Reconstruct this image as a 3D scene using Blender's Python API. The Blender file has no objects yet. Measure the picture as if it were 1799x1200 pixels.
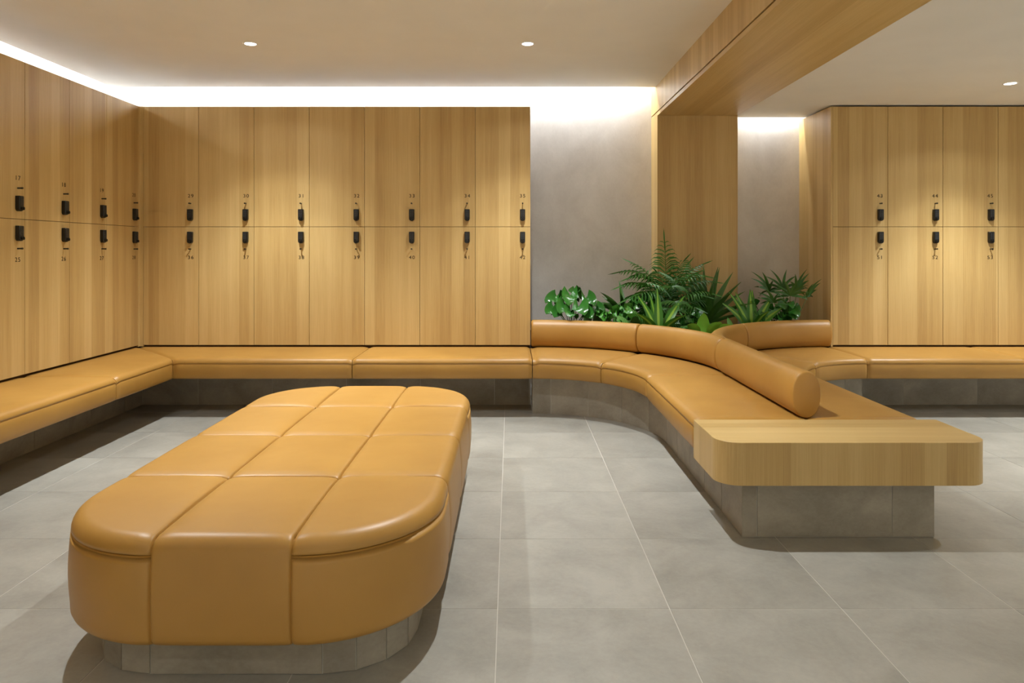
import bpy, math, random
from mathutils import Vector, Matrix

# ------------------------------------------------------------------ camera / world / light / exposure
SC = bpy.context.scene
COL = SC.collection
random.seed(7)
R = math.radians
PI = math.pi

CAM_H = 1.25
FPX = 1244.0                      # focal length in pixels of the 1799x1200 frame
cam_d = bpy.data.cameras.new('camera')
cam_d.sensor_fit = 'HORIZONTAL'
cam_d.sensor_width = 36.0
cam_d.lens = FPX / 1799.0 * 36.0
cam_d.shift_x = (899.5 - 897.0) / 1799.0
cam_d.shift_y = -(600.0 - 440.0) / 1799.0
cam_d.clip_start = 0.05
cam = bpy.data.objects.new('camera', cam_d)
cam.location = (0, 0, CAM_H)
cam.rotation_euler = (R(90), 0, 0)
COL.objects.link(cam)
SC.camera = cam

SC.view_settings.view_transform = 'Standard'
SC.view_settings.look = 'None'
SC.view_settings.gamma = 1.0
SC.view_settings.use_curve_mapping = False
SC.view_settings.exposure = 0.32

world = bpy.data.worlds.new('world')
world.use_nodes = True
world.node_tree.nodes['Background'].inputs[0].default_value = (1, 0.95, 0.9, 1)
world.node_tree.nodes['Background'].inputs[1].default_value = 0.0
SC.world = world
SC.cycles.diffuse_bounces = 8

SPOT_W = 178.0
SPOT_COL = (0.98, 1.0, 1.0)
SPOT_SIZE = R(134)
SPOT_BLEND = 0.1
COVE_W = 12.0                     # watts per metre of strip
COVE_COL = (0.90, 0.94, 1.0)

# main dimensions (metres, camera at x=y=0)
YL = 5.962            # face of the back and right lockers
XL = -3.125           # face of the left lockers
YW, XW = 6.675, -3.838
YC, XC = 6.488, -3.651  # ceiling edge at the light slot
ZC = 2.747
ZL0, ZSEAM, ZL1 = 0.452, 1.449, 2.4625
ZR = 2.476            # right hand ceiling
BX0, BX1 = 1.327, 2.052   # beam / pillar
BZ = 2.469
YP = 6.398
YB = -3.6             # wall behind the camera
XR = 6.7
SEAT_T, SEAT_B = 0.44, 0.288

def strip_light(name, loc, length, along):
    d = bpy.data.lights.new(name, 'AREA')
    d.shape = 'RECTANGLE'
    d.size = length; d.size_y = 0.02
    d.energy = COVE_W * length
    d.color = COVE_COL
    o = bpy.data.objects.new(name, d)
    o.location = loc
    if along == 'y': o.rotation_euler = (0, 0, R(90))
    COL.objects.link(o)
    return o
strip_light('cove_light_back', ((XW + BX0) / 2, YW - 0.075, ZC + 0.15), BX0 - XW - 0.2, 'x')
strip_light('cove_light_left', (XW + 0.075, (YB + YW) / 2, ZC + 0.15), YW - YB - 0.3, 'y')
strip_light('cove_light_right', (2.38, 6.575, ZR + 0.2), 0.62, 'x')

# ------------------------------------------------------------------ helpers
def link(o, parent=None):
    COL.objects.link(o)
    if parent is not None:
        o.parent = parent
    return o

def wloc(o):
    v = Vector(o.location)
    p = o.parent
    while p is not None:
        v += Vector(p.location); p = p.parent
    return v

def mesh(name, verts, faces, mats, smooth=False, mi=None, flat=None, uvs=None):
    m = bpy.data.meshes.new(name)
    m.from_pydata([tuple(v) for v in verts], [], faces)
    if not isinstance(mats, (list, tuple)): mats = [mats]
    for mm in mats: m.materials.append(mm)
    for i, p in enumerate(m.polygons):
        if mi is not None: p.material_index = mi[i]
        p.use_smooth = smooth and not (flat and i in flat)
    if uvs is not None:
        l = m.uv_layers.new(name='UVMap')
        for p in m.polygons:
            for li, vi in zip(p.loop_indices, p.vertices):
                l.data[li].uv = uvs[vi]
    m.update()
    return m

def obj(name, m, parent=None):
    """link mesh m (built in world coordinates) under parent (unrotated empties/meshes)"""
    o = bpy.data.objects.new(name, m)
    if parent is not None:
        off = wloc(parent)
        m.transform(Matrix.Translation(-off))
    return link(o, parent)

def empty(name, loc=(0, 0, 0)):
    o = bpy.data.objects.new(name, None)
    o.empty_display_size = 0.1
    o.location = loc
    return link(o)

def tag(o, label=None, cat=None, group=None, kind=None):
    if label: o['label'] = label
    if cat: o['category'] = cat
    if group: o['group'] = group
    if kind: o['kind'] = kind
    return o

class MB:
    def __init__(s): s.v = []; s.f = []; s.mi = []
    def add(s, vs, fs, mi=0):
        b = len(s.v)
        s.v += [tuple(v) for v in vs]
        s.f += [tuple(i + b for i in f) for f in fs]
        s.mi += [mi] * len(fs)
        return s
    def box(s, x0, x1, y0, y1, z0, z1, mi=0, bev=0.0):
        if bev <= 0:
            vs = [(x, y, z) for z in (z0, z1) for y in (y0, y1) for x in (x0, x1)]
            fs = [(0, 2, 3, 1), (4, 5, 7, 6), (0, 1, 5, 4), (2, 6, 7, 3), (0, 4, 6, 2), (1, 3, 7, 5)]
            return s.add(vs, fs, mi)
        # chamfered box
        b = bev
        vs = []
        idx = {}
        X, Y, Z = (x0, x1), (y0, y1), (z0, z1)
        for i in (0, 1):
            for j in (0, 1):
                for k in (0, 1):
                    sx, sy, sz = (b if i == 0 else -b), (b if j == 0 else -b), (b if k == 0 else -b)
                    idx[i, j, k, 0] = len(vs); vs.append((X[i], Y[j] + sy, Z[k] + sz))
                    idx[i, j, k, 1] = len(vs); vs.append((X[i] + sx, Y[j], Z[k] + sz))
                    idx[i, j, k, 2] = len(vs); vs.append((X[i] + sx, Y[j] + sy, Z[k]))
        fs = []
        def q(a, b_, c, d, flip):
            fs.append((a, b_, c, d) if not flip else (d, c, b_, a))
        for i in (0, 1): q(idx[i, 0, 0, 0], idx[i, 0, 1, 0], idx[i, 1, 1, 0], idx[i, 1, 0, 0], i == 1)
        for j in (0, 1): q(idx[0, j, 0, 1], idx[1, j, 0, 1], idx[1, j, 1, 1], idx[0, j, 1, 1], j == 1)
        for k in (0, 1): q(idx[0, 0, k, 2], idx[0, 1, k, 2], idx[1, 1, k, 2], idx[1, 0, k, 2], k == 1)
        for i in (0, 1):
            for j in (0, 1): q(idx[i, j, 0, 0], idx[i, j, 0, 1], idx[i, j, 1, 1], idx[i, j, 1, 0], (i + j) % 2 == 0)
        for i in (0, 1):
            for k in (0, 1): q(idx[i, 0, k, 0], idx[i, 0, k, 2], idx[i, 1, k, 2], idx[i, 1, k, 0], (i + k) % 2 == 1)
        for j in (0, 1):
            for k in (0, 1): q(idx[0, j, k, 1], idx[0, j, k, 2], idx[1, j, k, 2], idx[1, j, k, 1], (j + k) % 2 == 0)
        for i in (0, 1):
            for j in (0, 1):
                for k in (0, 1):
                    t = (idx[i, j, k, 0], idx[i, j, k, 1], idx[i, j, k, 2])
                    fs.append(t if (i + j + k) % 2 == 0 else t[::-1])
        return s.add(vs, fs, mi)
    def tube(s, p0, p1, r0, r1=None, n=12, mi=0, caps=True):
        p0, p1 = Vector(p0), Vector(p1)
        r1 = r0 if r1 is None else r1
        d = (p1 - p0).normalized()
        a = d.orthogonal().normalized(); b = d.cross(a)
        vs = []
        for p, r in ((p0, r0), (p1, r1)):
            for k in range(n):
                t = 2 * PI * k / n
                vs.append(p + a * (r * math.cos(t)) + b * (r * math.sin(t)))
        fs = [(k, (k + 1) % n, n + (k + 1) % n, n + k) for k in range(n)]
        if caps: fs += [tuple(range(n - 1, -1, -1)), tuple(range(n, 2 * n))]
        return s.add(vs, fs, mi)
    def prism(s, poly, z0, z1, mi=0, top_mi=None):
        n = len(poly)
        vs = [(x, y, z0) for x, y in poly] + [(x, y, z1) for x, y in poly]
        s.add(vs, [(k, (k + 1) % n, n + (k + 1) % n, n + k) for k in range(n)] + [tuple(range(n - 1, -1, -1))], mi)
        b = len(s.v) - 2 * n
        s.f.append(tuple(b + n + k for k in range(n))); s.mi.append(mi if top_mi is None else top_mi)
        return s
    def mesh(s, name, mats, smooth=False):
        m = mesh(name, s.v, s.f, mats, smooth, s.mi)
        return m
    def build(s, name, mats, parent=None, smooth=False):
        return obj(name, s.mesh(name, mats, smooth), parent)

def struct(o, label=None):
    o['kind'] = 'structure'
    if label: o['label'] = label
    return o

# ------------------------------------------------------------------ materials
def lin(r, g, b):
    f = lambda c: (c / 255 / 12.92) if c / 255 <= 0.04045 else ((c / 255 + 0.055) / 1.055) ** 2.4
    return (f(r), f(g), f(b), 1)

def new_mat(name, rough=0.5, spec=0.5):
    m = bpy.data.materials.new(name); m.use_nodes = True
    nt = m.node_tree
    b = nt.nodes['Principled BSDF']
    b.inputs['Roughness'].default_value = rough
    b.inputs['Specular IOR Level'].default_value = spec
    return m, nt, b

def plain(name, rgb, rough=0.5, spec=0.5, metal=0.0):
    m, nt, b = new_mat(name, rough, spec)
    n = nt.nodes.new('ShaderNodeTexNoise'); n.inputs['Scale'].default_value = 30
    mx = nt.nodes.new('ShaderNodeMixRGB'); mx.blend_type = 'MULTIPLY'
    mx.inputs[0].default_value = 0.08; mx.inputs[1].default_value = lin(*rgb)
    nt.links.new(n.outputs[0], mx.inputs[2]); nt.links.new(mx.outputs[0], b.inputs['Base Color'])
    b.inputs['Metallic'].default_value = metal
    return m

def ramp(nt, stops):
    r = nt.nodes.new('ShaderNodeValToRGB')
    e = r.color_ramp.elements
    while len(e) < len(stops): e.new(0.5)
    for el, (p, c) in zip(e, stops): el.position = p; el.color = c
    return r

def wood(name, across, along, tones=None, rough=0.42):
    m, nt, b = new_mat(name, rough, 0.4)
    N, L = nt.nodes.new, nt.links.new
    g = N('ShaderNodeNewGeometry')
    def dot(v):
        d = N('ShaderNodeVectorMath'); d.operation = 'DOT_PRODUCT'
        L(g.outputs['Position'], d.inputs[0]); d.inputs[1].default_value = v
        return d.outputs['Value']
    a, l = dot(across), dot(along)
    def mul(x, k, add=0.0):
        n = N('ShaderNodeMath'); n.operation = 'MULTIPLY_ADD'
        L(x, n.inputs[0]); n.inputs[1].default_value = k; n.inputs[2].default_value = add
        return n.outputs[0]
    def vec(ka, kl, add=0.0):
        c = N('ShaderNodeCombineXYZ')
        L(mul(a, ka, add), c.inputs[0]); L(mul(l, kl), c.inputs[1])
        return c.outputs[0]
    # veneer leaves: irregular strips of different tone
    v = N('ShaderNodeTexVoronoi'); v.voronoi_dimensions = '1D'; v.inputs['Scale'].default_value = 1.0
    v.inputs['Randomness'].default_value = 0.85
    L(mul(a, 10.5, 40.3), v.inputs['W'])
    sep = N('ShaderNodeSeparateColor'); L(v.outputs['Color'], sep.inputs[0])
    n1 = N('ShaderNodeTexNoise'); n1.inputs['Scale'].default_value = 1; n1.inputs['Detail'].default_value = 3
    L(vec(15, 0.45, 5.0), n1.inputs['Vector'])
    n2 = N('ShaderNodeTexNoise'); n2.inputs['Scale'].default_value = 1; n2.inputs['Detail'].default_value = 4
    n2.inputs['Roughness'].default_value = 0.7
    L(vec(210, 2.2), n2.inputs['Vector'])
    n3 = N('ShaderNodeTexNoise'); n3.inputs['Scale'].default_value = 1; n3.inputs['Detail'].default_value = 2
    L(vec(620, 11.0, 3.0), n3.inputs['Vector'])
    def madd(x, k, y):
        n = N('ShaderNodeMath'); n.operation = 'MULTIPLY_ADD'
        L(x, n.inputs[0]); n.inputs[1].default_value = k
        if isinstance(y, float): n.inputs[2].default_value = y
        else: L(y, n.inputs[2])
        return n.outputs[0]
    t = madd(sep.outputs[0], 0.28, -0.08)
    t = madd(n1.outputs[0], 0.42, t)
    t = madd(n2.outputs[0], 0.48, t)
    t = madd(n3.outputs[0], 0.12, t)
    tones = tones or ((166, 134, 82), (192, 161, 103), (212, 185, 128))
    r = ramp(nt, [(0.28, lin(*tones[0])), (0.52, lin(*tones[1])), (0.82, lin(*tones[2]))])
    L(t, r.inputs[0]); L(r.outputs[0], b.inputs['Base Color'])
    bp = N('ShaderNodeBump'); bp.inputs['Strength'].default_value = 0.06; bp.inputs['Distance'].default_value = 0.002
    L(n2.outputs[0], bp.inputs['Height']); L(bp.outputs[0], b.inputs['Normal'])
    return m

def leather(name, rgb=(175, 132, 63)):
    m, nt, b = new_mat(name, 0.42, 0.5)
    N, L = nt.nodes.new, nt.links.new
    g = N('ShaderNodeNewGeometry')
    n = N('ShaderNodeTexNoise'); n.inputs['Scale'].default_value = 3.0; n.inputs['Detail'].default_value = 3
    L(g.outputs['Position'], n.inputs['Vector'])
    c = lin(*rgb)
    r = ramp(nt, [(0.3, (c[0] * .92, c[1] * .90, c[2] * .86, 1)), (0.7, (c[0] * 1.06, c[1] * 1.07, c[2] * 1.1, 1))])
    L(n.outputs[0], r.inputs[0]); L(r.outputs[0], b.inputs['Base Color'])
    v = N('ShaderNodeTexVoronoi'); v.inputs['Scale'].default_value = 420
    L(g.outputs['Position'], v.inputs['Vector'])
    n2 = N('ShaderNodeTexNoise'); n2.inputs['Scale'].default_value = 7; n2.inputs['Detail'].default_value = 2
    L(g.outputs['Position'], n2.inputs['Vector'])
    b1 = N('ShaderNodeBump'); b1.inputs['Strength'].default_value = 0.08; b1.inputs['Distance'].default_value = 0.001
    L(v.outputs['Distance'], b1.inputs['Height'])
    b2 = N('ShaderNodeBump'); b2.inputs['Strength'].default_value = 0.10; b2.inputs['Distance'].default_value = 0.02
    L(n2.outputs[0], b2.inputs['Height']); L(b1.outputs[0], b2.inputs['Normal'])
    L(b2.outputs[0], b.inputs['Normal'])
    return m

def stone(name, dark, light, rough=0.5, stretch=(1, 1, 1), random_tone=0.10):
    m, nt, b = new_mat(name, rough, 0.4)
    N, L = nt.nodes.new, nt.links.new
    g = N('ShaderNodeNewGeometry'); oi = N('ShaderNodeObjectInfo')
    off = N('ShaderNodeVectorMath'); off.operation = 'MULTIPLY_ADD'
    L(g.outputs['Position'], off.inputs[0]); off.inputs[1].default_value = stretch
    cm = N('ShaderNodeCombineXYZ'); mm = N('ShaderNodeMath'); mm.operation = 'MULTIPLY'; mm.inputs[1].default_value = 37.0
    L(oi.outputs['Random'], mm.inputs[0]); L(mm.outputs[0], cm.inputs[2]); L(mm.outputs[0], cm.inputs[0])
    L(cm.outputs[0], off.inputs[2])
    n1 = N('ShaderNodeTexNoise'); n1.inputs['Scale'].default_value = 3.2; n1.inputs['Detail'].default_value = 7; n1.inputs['Roughness'].default_value = 0.62
    n1.inputs['Distortion'].default_value = 0.4
    n2 = N('ShaderNodeTexNoise'); n2.inputs['Scale'].default_value = 55; n2.inputs['Detail'].default_value = 5; n2.inputs['Roughness'].default_value = 0.7
    L(off.outputs[0], n1.inputs['Vector']); L(off.outputs[0], n2.inputs['Vector'])
    a = N('ShaderNodeMath'); a.operation = 'MULTIPLY_ADD'; a.inputs[1].default_value = 0.30
    L(n2.outputs[0], a.inputs[0]); L(n1.outputs[0], a.inputs[2])
    a2 = N('ShaderNodeMath'); a2.operation = 'MULTIPLY_ADD'; a2.inputs[1].default_value = random_tone
    L(oi.outputs['Random'], a2.inputs[0]); L(a.outputs[0], a2.inputs[2])
    r = ramp(nt, [(0.40, lin(*dark)), (0.90, lin(*light))])
    L(a2.outputs[0], r.inputs[0]); L(r.outputs[0], b.inputs['Base Color'])
    bp = N('ShaderNodeBump'); bp.inputs['Strength'].default_value = 0.08; bp.inputs['Distance'].default_value = 0.002
    L(n2.outputs[0], bp.inputs['Height']); L(bp.outputs[0], b.inputs['Normal'])
    return m

def leafmat(name, base, stripe=None, kind='plain', rough=0.35):
    """UV: u across the leaf 0..1, v along"""
    m, nt, b = new_mat(name, rough, 0.5)
    N, L = nt.nodes.new, nt.links.new
    uv = N('ShaderNodeUVMap'); sp = N('ShaderNodeSeparateXYZ'); L(uv.outputs[0], sp.inputs[0])
    oi = N('ShaderNodeObjectInfo')
    ns = N('ShaderNodeTexNoise'); ns.inputs['Scale'].default_value = 18
    g = N('ShaderNodeNewGeometry'); L(g.outputs['Position'], ns.inputs['Vector'])
    c = lin(*base)
    r0 = ramp(nt, [(0.0, (c[0] * .7, c[1] * .75, c[2] * .7, 1)), (1.0, (c[0] * 1.35, c[1] * 1.25, c[2] * 1.3, 1))])
    ad = N('ShaderNodeMath'); ad.operation = 'MULTIPLY_ADD'; ad.inputs[1].default_value = 0.5
    L(oi.outputs['Random'], ad.inputs[0])
    hf = N('ShaderNodeMath'); hf.operation = 'MULTIPLY'; hf.inputs[1].default_value = 0.5; L(ns.outputs[0], hf.inputs[0])
    L(hf.outputs[0], ad.inputs[2]); L(ad.outputs[0], r0.inputs[0])
    out = r0.outputs[0]
    if stripe:
        s = lin(*stripe)
        d = N('ShaderNodeMath'); d.operation = 'SUBTRACT'; L(sp.outputs[0], d.inputs[0]); d.inputs[1].default_value = 0.5
        ab = N('ShaderNodeMath'); ab.operation = 'ABSOLUTE'; L(d.outputs[0], ab.inputs[0])
        if kind == 'center':
            rr = ramp(nt, [(0.0, (1, 1, 1, 1)), (0.10, (1, 1, 1, 1)), (0.17, (0, 0, 0, 1))])
            L(ab.outputs[0], rr.inputs[0]); fac = rr.outputs[0]
        elif kind == 'edge':
            rr = ramp(nt, [(0.0, (0, 0, 0, 1)), (0.24, (0, 0, 0, 1)), (0.34, (1, 1, 1, 1))])
            L(ab.outputs[0], rr.inputs[0]); fac = rr.outputs[0]
        else:  # veins fanning from the midrib
            q = N('ShaderNodeMath'); q.operation = 'MULTIPLY_ADD'; q.inputs[1].default_value = -0.6
            L(ab.outputs[0], q.inputs[0]); L(sp.outputs[1], q.inputs[2])
            w = N('ShaderNodeMath'); w.operation = 'MULTIPLY'; w.inputs[1].default_value = 52; L(q.outputs[0], w.inputs[0])
            sn = N('ShaderNodeMath'); sn.operation = 'SINE'; L(w.outputs[0], sn.inputs[0])
            rr = ramp(nt, [(0.45, (0, 0, 0, 1)), (0.9, (.8, .8, .8, 1))]); L(sn.outputs[0], rr.inputs[0]); fac = rr.outputs[0]
        mx = N('ShaderNodeMixRGB'); L(fac, mx.inputs[0]); L(out, mx.inputs[1]); mx.inputs[2].default_value = s
        out = mx.outputs[0]
    L(out, b.inputs['Base Color'])
    return m

M = {}
M['oak'] = wood('oak_veneer_vertical', (1, 1, 0), (0, 0, 1))
M['oak_y'] = wood('oak_veneer_lengthwise', (1, 0, 1), (0, 1, 0))
M['oak_x'] = wood('oak_veneer_crosswise', (0, 1, 1), (1, 0, 0))
M['leather'] = leather('tan_leather')
M['tile'] = stone('floor_tile_stone', (134, 132, 124), (166, 164, 155), 0.45)
M['plinth'] = stone('plinth_tile_stone', (128, 122, 110), (172, 165, 151), 0.5, (1, 1, 1.4))
M['grout'] = plain('pale_grout', (198, 195, 187), 0.9, 0.2)
M['plaster'] = stone('grey_plaster', (200, 195, 188), (224, 220, 214), 0.75, (1, 1, 0.8), 0.0)
M['ceil'] = plain('ceiling_paint', (237, 236, 232), 0.9, 0.2)
M['white'] = plain('white_paint', (235, 233, 230), 0.6, 0.3)
M['black'] = plain('black_plastic', (16, 16, 15), 0.35, 0.5)
M['key'] = plain('grey_key', (58, 60, 62), 0.4, 0.5)
M['ink'] = plain('dark_brown_print', (38, 26, 14), 0.6, 0.3)
M['dark'] = plain('shadow_gap', (30, 24, 18), 0.8, 0.2)
M['carcass'] = plain('carcass_board', (92, 70, 46), 0.7, 0.2)
M['soil'] = stone('potting_soil', (30, 22, 15), (66, 48, 32), 0.95)
M['terracotta'] = plain('terracotta', (164, 98, 66), 0.8, 0.2)
lm, lnt, lb = new_mat('lamp_lens', 0.5)
lb.inputs['Base Color'].default_value = (1, 1, 1, 1)
lb.inputs['Emission Color'].default_value = (1, 0.96, 0.88, 1)
lb.inputs['Emission Strength'].default_value = 9.0
M['lens'] = lm

# ------------------------------------------------------------------ room shell
def shell(name, boxes, mat, label=None):
    mb = MB()
    for b in boxes: mb.box(*b)
    return struct(mb.build(name, mat), label)

fl = shell('floor', [(XW - .2, XR + .2, YB - .2, YW + .2, -0.12, -0.0012)], M['grout'], 'pale grey stone tile floor with thin light joints')
# tiles, 0.6 m grid measured from the photograph
T = 0.6; gap = 0.0018
tm = MB().box(gap, T - gap, gap, T - gap, -0.011, 0.0, bev=0.0006).mesh('floor_tile', M['tile'])
gx0 = -0.045; gy0 = 2.468
i0 = math.floor((XW - gx0) / T); i1 = math.ceil((XR - gx0) / T)
j0 = math.floor((0.3 - gy0) / T); j1 = math.ceil((5.9 - gy0) / T)
for j in range(j0, j1):
    for i in range(i0, i1):
        o = bpy.data.objects.new('tile', tm)
        link(o, fl)
        o.location = (gx0 + i * T, gy0 + j * T, 0)
        # the tile mesh sits in world axes; the floor object is at the origin

shell('wall_back', [(XW - .2, BX0 + .02, YW, YW + .15, 0, ZC + .25)], M['plaster'], 'grey plaster back wall washed by the light slot')
shell('wall_alcove', [(BX1 - .02, 2.72, 6.62, YW + .15, 0, ZC + .25), (2.72, XR + .2, 6.62, YW + .15, 0, ZC + .25)], M['plaster'], 'grey plaster alcove wall beside the oak pillar')
shell('wall_left', [(XW - .15, XW, YB, YW, 0, ZC + .25)], M['plaster'])
shell('wall_right', [(XR, XR + .15, YB, YW, 0, ZC + .25)], M['ceil'])
shell('wall_front', [(XW - .2, XR + .2, YB - .15, YB, 0, ZC + .25)], M['ceil'])
ce = shell('ceiling', [(XC, BX0 + .02, YB, YC, ZC, ZC + .22), (BX1 - .02, XR, YB, 6.53, ZR, ZR + .30)], M['ceil'], 'warm white flat ceiling on both sides of the beam')
# closed top of the light slots
shell('ceiling_slot', [(XW - .2, XR + .2, YB - .2, YW + .2, ZC + .222, ZC + .32)], M['white'])

# oak clad beam and pillar
beam = struct(MB().box(BX0 + .014, BX1, YB, YW, BZ + .03, ZC + .2).build('trim_1', M['dark']), 'long oak clad ceiling beam running towards the camera')
MB().box(BX0, BX0 + .014, YB, YW, BZ + .042, ZC + .21).build('fascia', M['oak'], beam)
sof = MB().box(BX0, BX1, YB, YP, BZ, BZ + .031).build('soffit', [M['oak_y']], beam)
pil = struct(MB().box(BX0, BX1, YP, YW, 0, BZ + .03).build('trim_2', M['oak']), 'square oak clad pillar carrying the beam behind the plants')

# ------------------------------------------------------------------ lockers
def text_mesh(s, size, mat):
    cu = bpy.data.curves.new('number', 'FONT')
    cu.body = s; cu.size = size; cu.align_x = 'CENTER'; cu.align_y = 'CENTER'; cu.extrude = 0.0004; cu.offset = 0.0
    cu.space_character = 1.2
    o = bpy.data.objects.new('tmp', cu)
    COL.objects.link(o)
    dg = bpy.context.evaluated_depsgraph_get()
    m = bpy.data.meshes.new_from_object(o.evaluated_get(dg))
    bpy.data.objects.remove(o); bpy.data.curves.remove(cu)
    m.materials.clear(); m.materials.append(mat)
    m.transform(Matrix.Diagonal((1.12, 1, 1, 1)))
    m.transform(Matrix.Rotation(R(90), 4, 'X'))      # now facing -Y, readable from -Y
    m.name = 'number'
    return m

def lock_meshes():
    # black keypad lock: flat top, round bottom, standing 28 mm off the door (facing -Y), centred at origin
    w, h, d = 0.0215, 0.049, 0.028
    def outline(k):
        ww, hh = w - k, h - k
        pts = [(-ww + .003, hh), (ww - .003, hh), (ww, hh - .003)]
        r = ww
        cz = -hh + r * 0.85
        for i in range(0, 11):
            a = -PI * i / 10
            pts.append((r * math.cos(a), cz + 0.85 * r * math.sin(a)))
        pts.append((-ww, hh - .003))
        return pts
    vs, fs = [], []
    rings = [(0, 0.0), (0, -d + .004), (.003, -d)]
    n = len(outline(0))
    for k, y in rings: vs += [(x, y, z) for x, z in outline(k)]
    for r in range(len(rings) - 1):
        for i in range(n):
            a, b2 = r * n + i, r * n + (i + 1) % n
            fs.append((a, a + n, b2 + n, b2))
    fs.append(tuple(range(2 * n, 3 * n)))
    fs.append(tuple(range(n - 1, -1, -1)))
    body = mesh('lock', vs, fs, M['black'])
    kb = MB()
    for r_ in range(5):
        for c_ in range(2):
            x = -0.0075 + c_ * 0.015; z = 0.037 - r_ * 0.0115
            kb.box(x - .0042, x + .0042, -d - .0012, -d + .001, z - .0036, z + .0036)
    keys = kb.mesh('keypad', M['key'])
    th = MB().tube((0, -d + .002, -.031), (0, -d - .013, -.031), .0115, .0105, 16)
    th.box(-.002, .002, -d - .016, -d - .012, -.040, -.022)
    knob = th.mesh('thumb_turn', M['black'])
    return body, keys, knob
LOCK, KEYS, KNOB = lock_meshes()
peg = MB().tube((0, .002, 0), (0, -.030, 0), .005, .005, 12).tube((0, -.026, 0), (0, -.034, 0), .0062, .0062, 12).mesh('peg', M['black'])

def locker_meshes(w):
    g = 0.0016
    out = {}
    for key, z0, z1 in (('upper', ZSEAM, ZL1), ('lower', ZL0, ZSEAM)):
        out[key] = (MB().box(g * .5, w - g * .5, 0.021, 0.50, 0.0005, z1 - z0 - .0005).mesh('carcass', M['carcass']),
                    MB().box(g, w - g, 0.0, 0.019, g, z1 - z0 - g, bev=0.0008).mesh('door', M['oak']))
    return out
Z0 = {'upper': ZSEAM, 'lower': ZL0}
POS = {'upper': (1.547, 1.645, 1.708), 'lower': (1.358, 1.262, 1.19)}   # lock, peg, number heights

def locker(ms, w, loc, rz, row, num, label, group):
    e = empty('locker', (loc[0], loc[1], Z0[row]))
    e.rotation_euler = (0, 0, rz)
    tag(e, label, 'locker', group)
    b, d = ms[row]
    link(bpy.data.objects.new('carcass', b), e)
    dr = link(bpy.data.objects.new('door', d), e)
    zl, zp, zn = (z - Z0[row] for z in POS[row])
    x = w - 0.0668
    lo = link(bpy.data.objects.new('lock', LOCK), e); lo.location = (x, 0, zl); lo['label'] = 'black keypad lock'
    link(bpy.data.objects.new('keypad', KEYS), lo)
    link(bpy.data.objects.new('thumb_turn', KNOB), lo)
    p = link(bpy.data.objects.new('peg', peg), e); p.location = (x, 0, zp); p['label'] = 'small black peg'
    if num:
        t = link(bpy.data.objects.new('number', text_mesh(num, 0.041, M['ink'])), e)
        t.location = (x, -0.0008, zn); t['label'] = 'printed number ' + num
    return e

def locker_run(n, w, start, step, rz, up0, lo0, where, group):
    ms = locker_meshes(w)
    ordn = ('first', 'second', 'third', 'fourth', 'fifth', 'sixth', 'seventh')
    for i in range(n):
        if where[0] == 'left': place = ordn[n - 1 - i] + ' from the corner on the left wall'
        elif where[0] == 'back': place = ordn[i] + ' from the corner on the back wall'
        else: place = ordn[i] + ' from the oak end panel on the right wall'
        loc = (start[0] + step[0] * i, start[1] + step[1] * i)
        for row, n0 in (('upper', up0), ('lower', lo0)):
            num = str(n0 + i)
            locker(ms, w, loc, rz, row, num, 'oak locker %s, %s row, %s' % (num, row, place), group)

wb = 0.4657
locker_run(7, wb, (0.1677 - 7 * wb, YL), (wb, 0), 0, 29, 36, ('back',), 'oak lockers on the back wall')
wl = 0.4615
locker_run(5, wl, (XL, 5.94 - 5 * wl), (0, wl), R(90), 16, 24, ('left',), 'oak lockers on the left wall')
wr = 0.464
locker_run(5, wr, (2.7126, YL), (wr, 0), 0, 43, 51, ('right',), 'oak lockers on the right wall')
# fillers
tag(MB().box(XL - .02, 0.1677 - 7 * wb - .0012, YL + .001, YL + .022, ZL0 - .01, ZL1).box(XL - .02, XL, 5.941, YL + .001, ZL0 - .01, ZL1).build('corner_filler', M['oak']),
    'narrow oak corner filler between locker 20 and locker 29', 'filler panel')
struct(MB().box(2.697, 2.7122, YL, 6.618, ZL0 - .012, ZL1).build('trim_5', M['oak']),
    'tall oak end panel on the left side of locker 43')
# runs continuing outside the picture
struct(MB().box(XL - .5, XL, YB, 5.94 - 5 * wl - .002, ZL0, ZL1).build('trim_3', M['oak']), 'oak panelling continuing the left lockers')
struct(MB().box(2.7126 + 5 * wr + .002, XR, YL, 6.5, ZL0, ZL1).build('trim_4', M['oak']), 'oak panelling continuing the right lockers')

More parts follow.
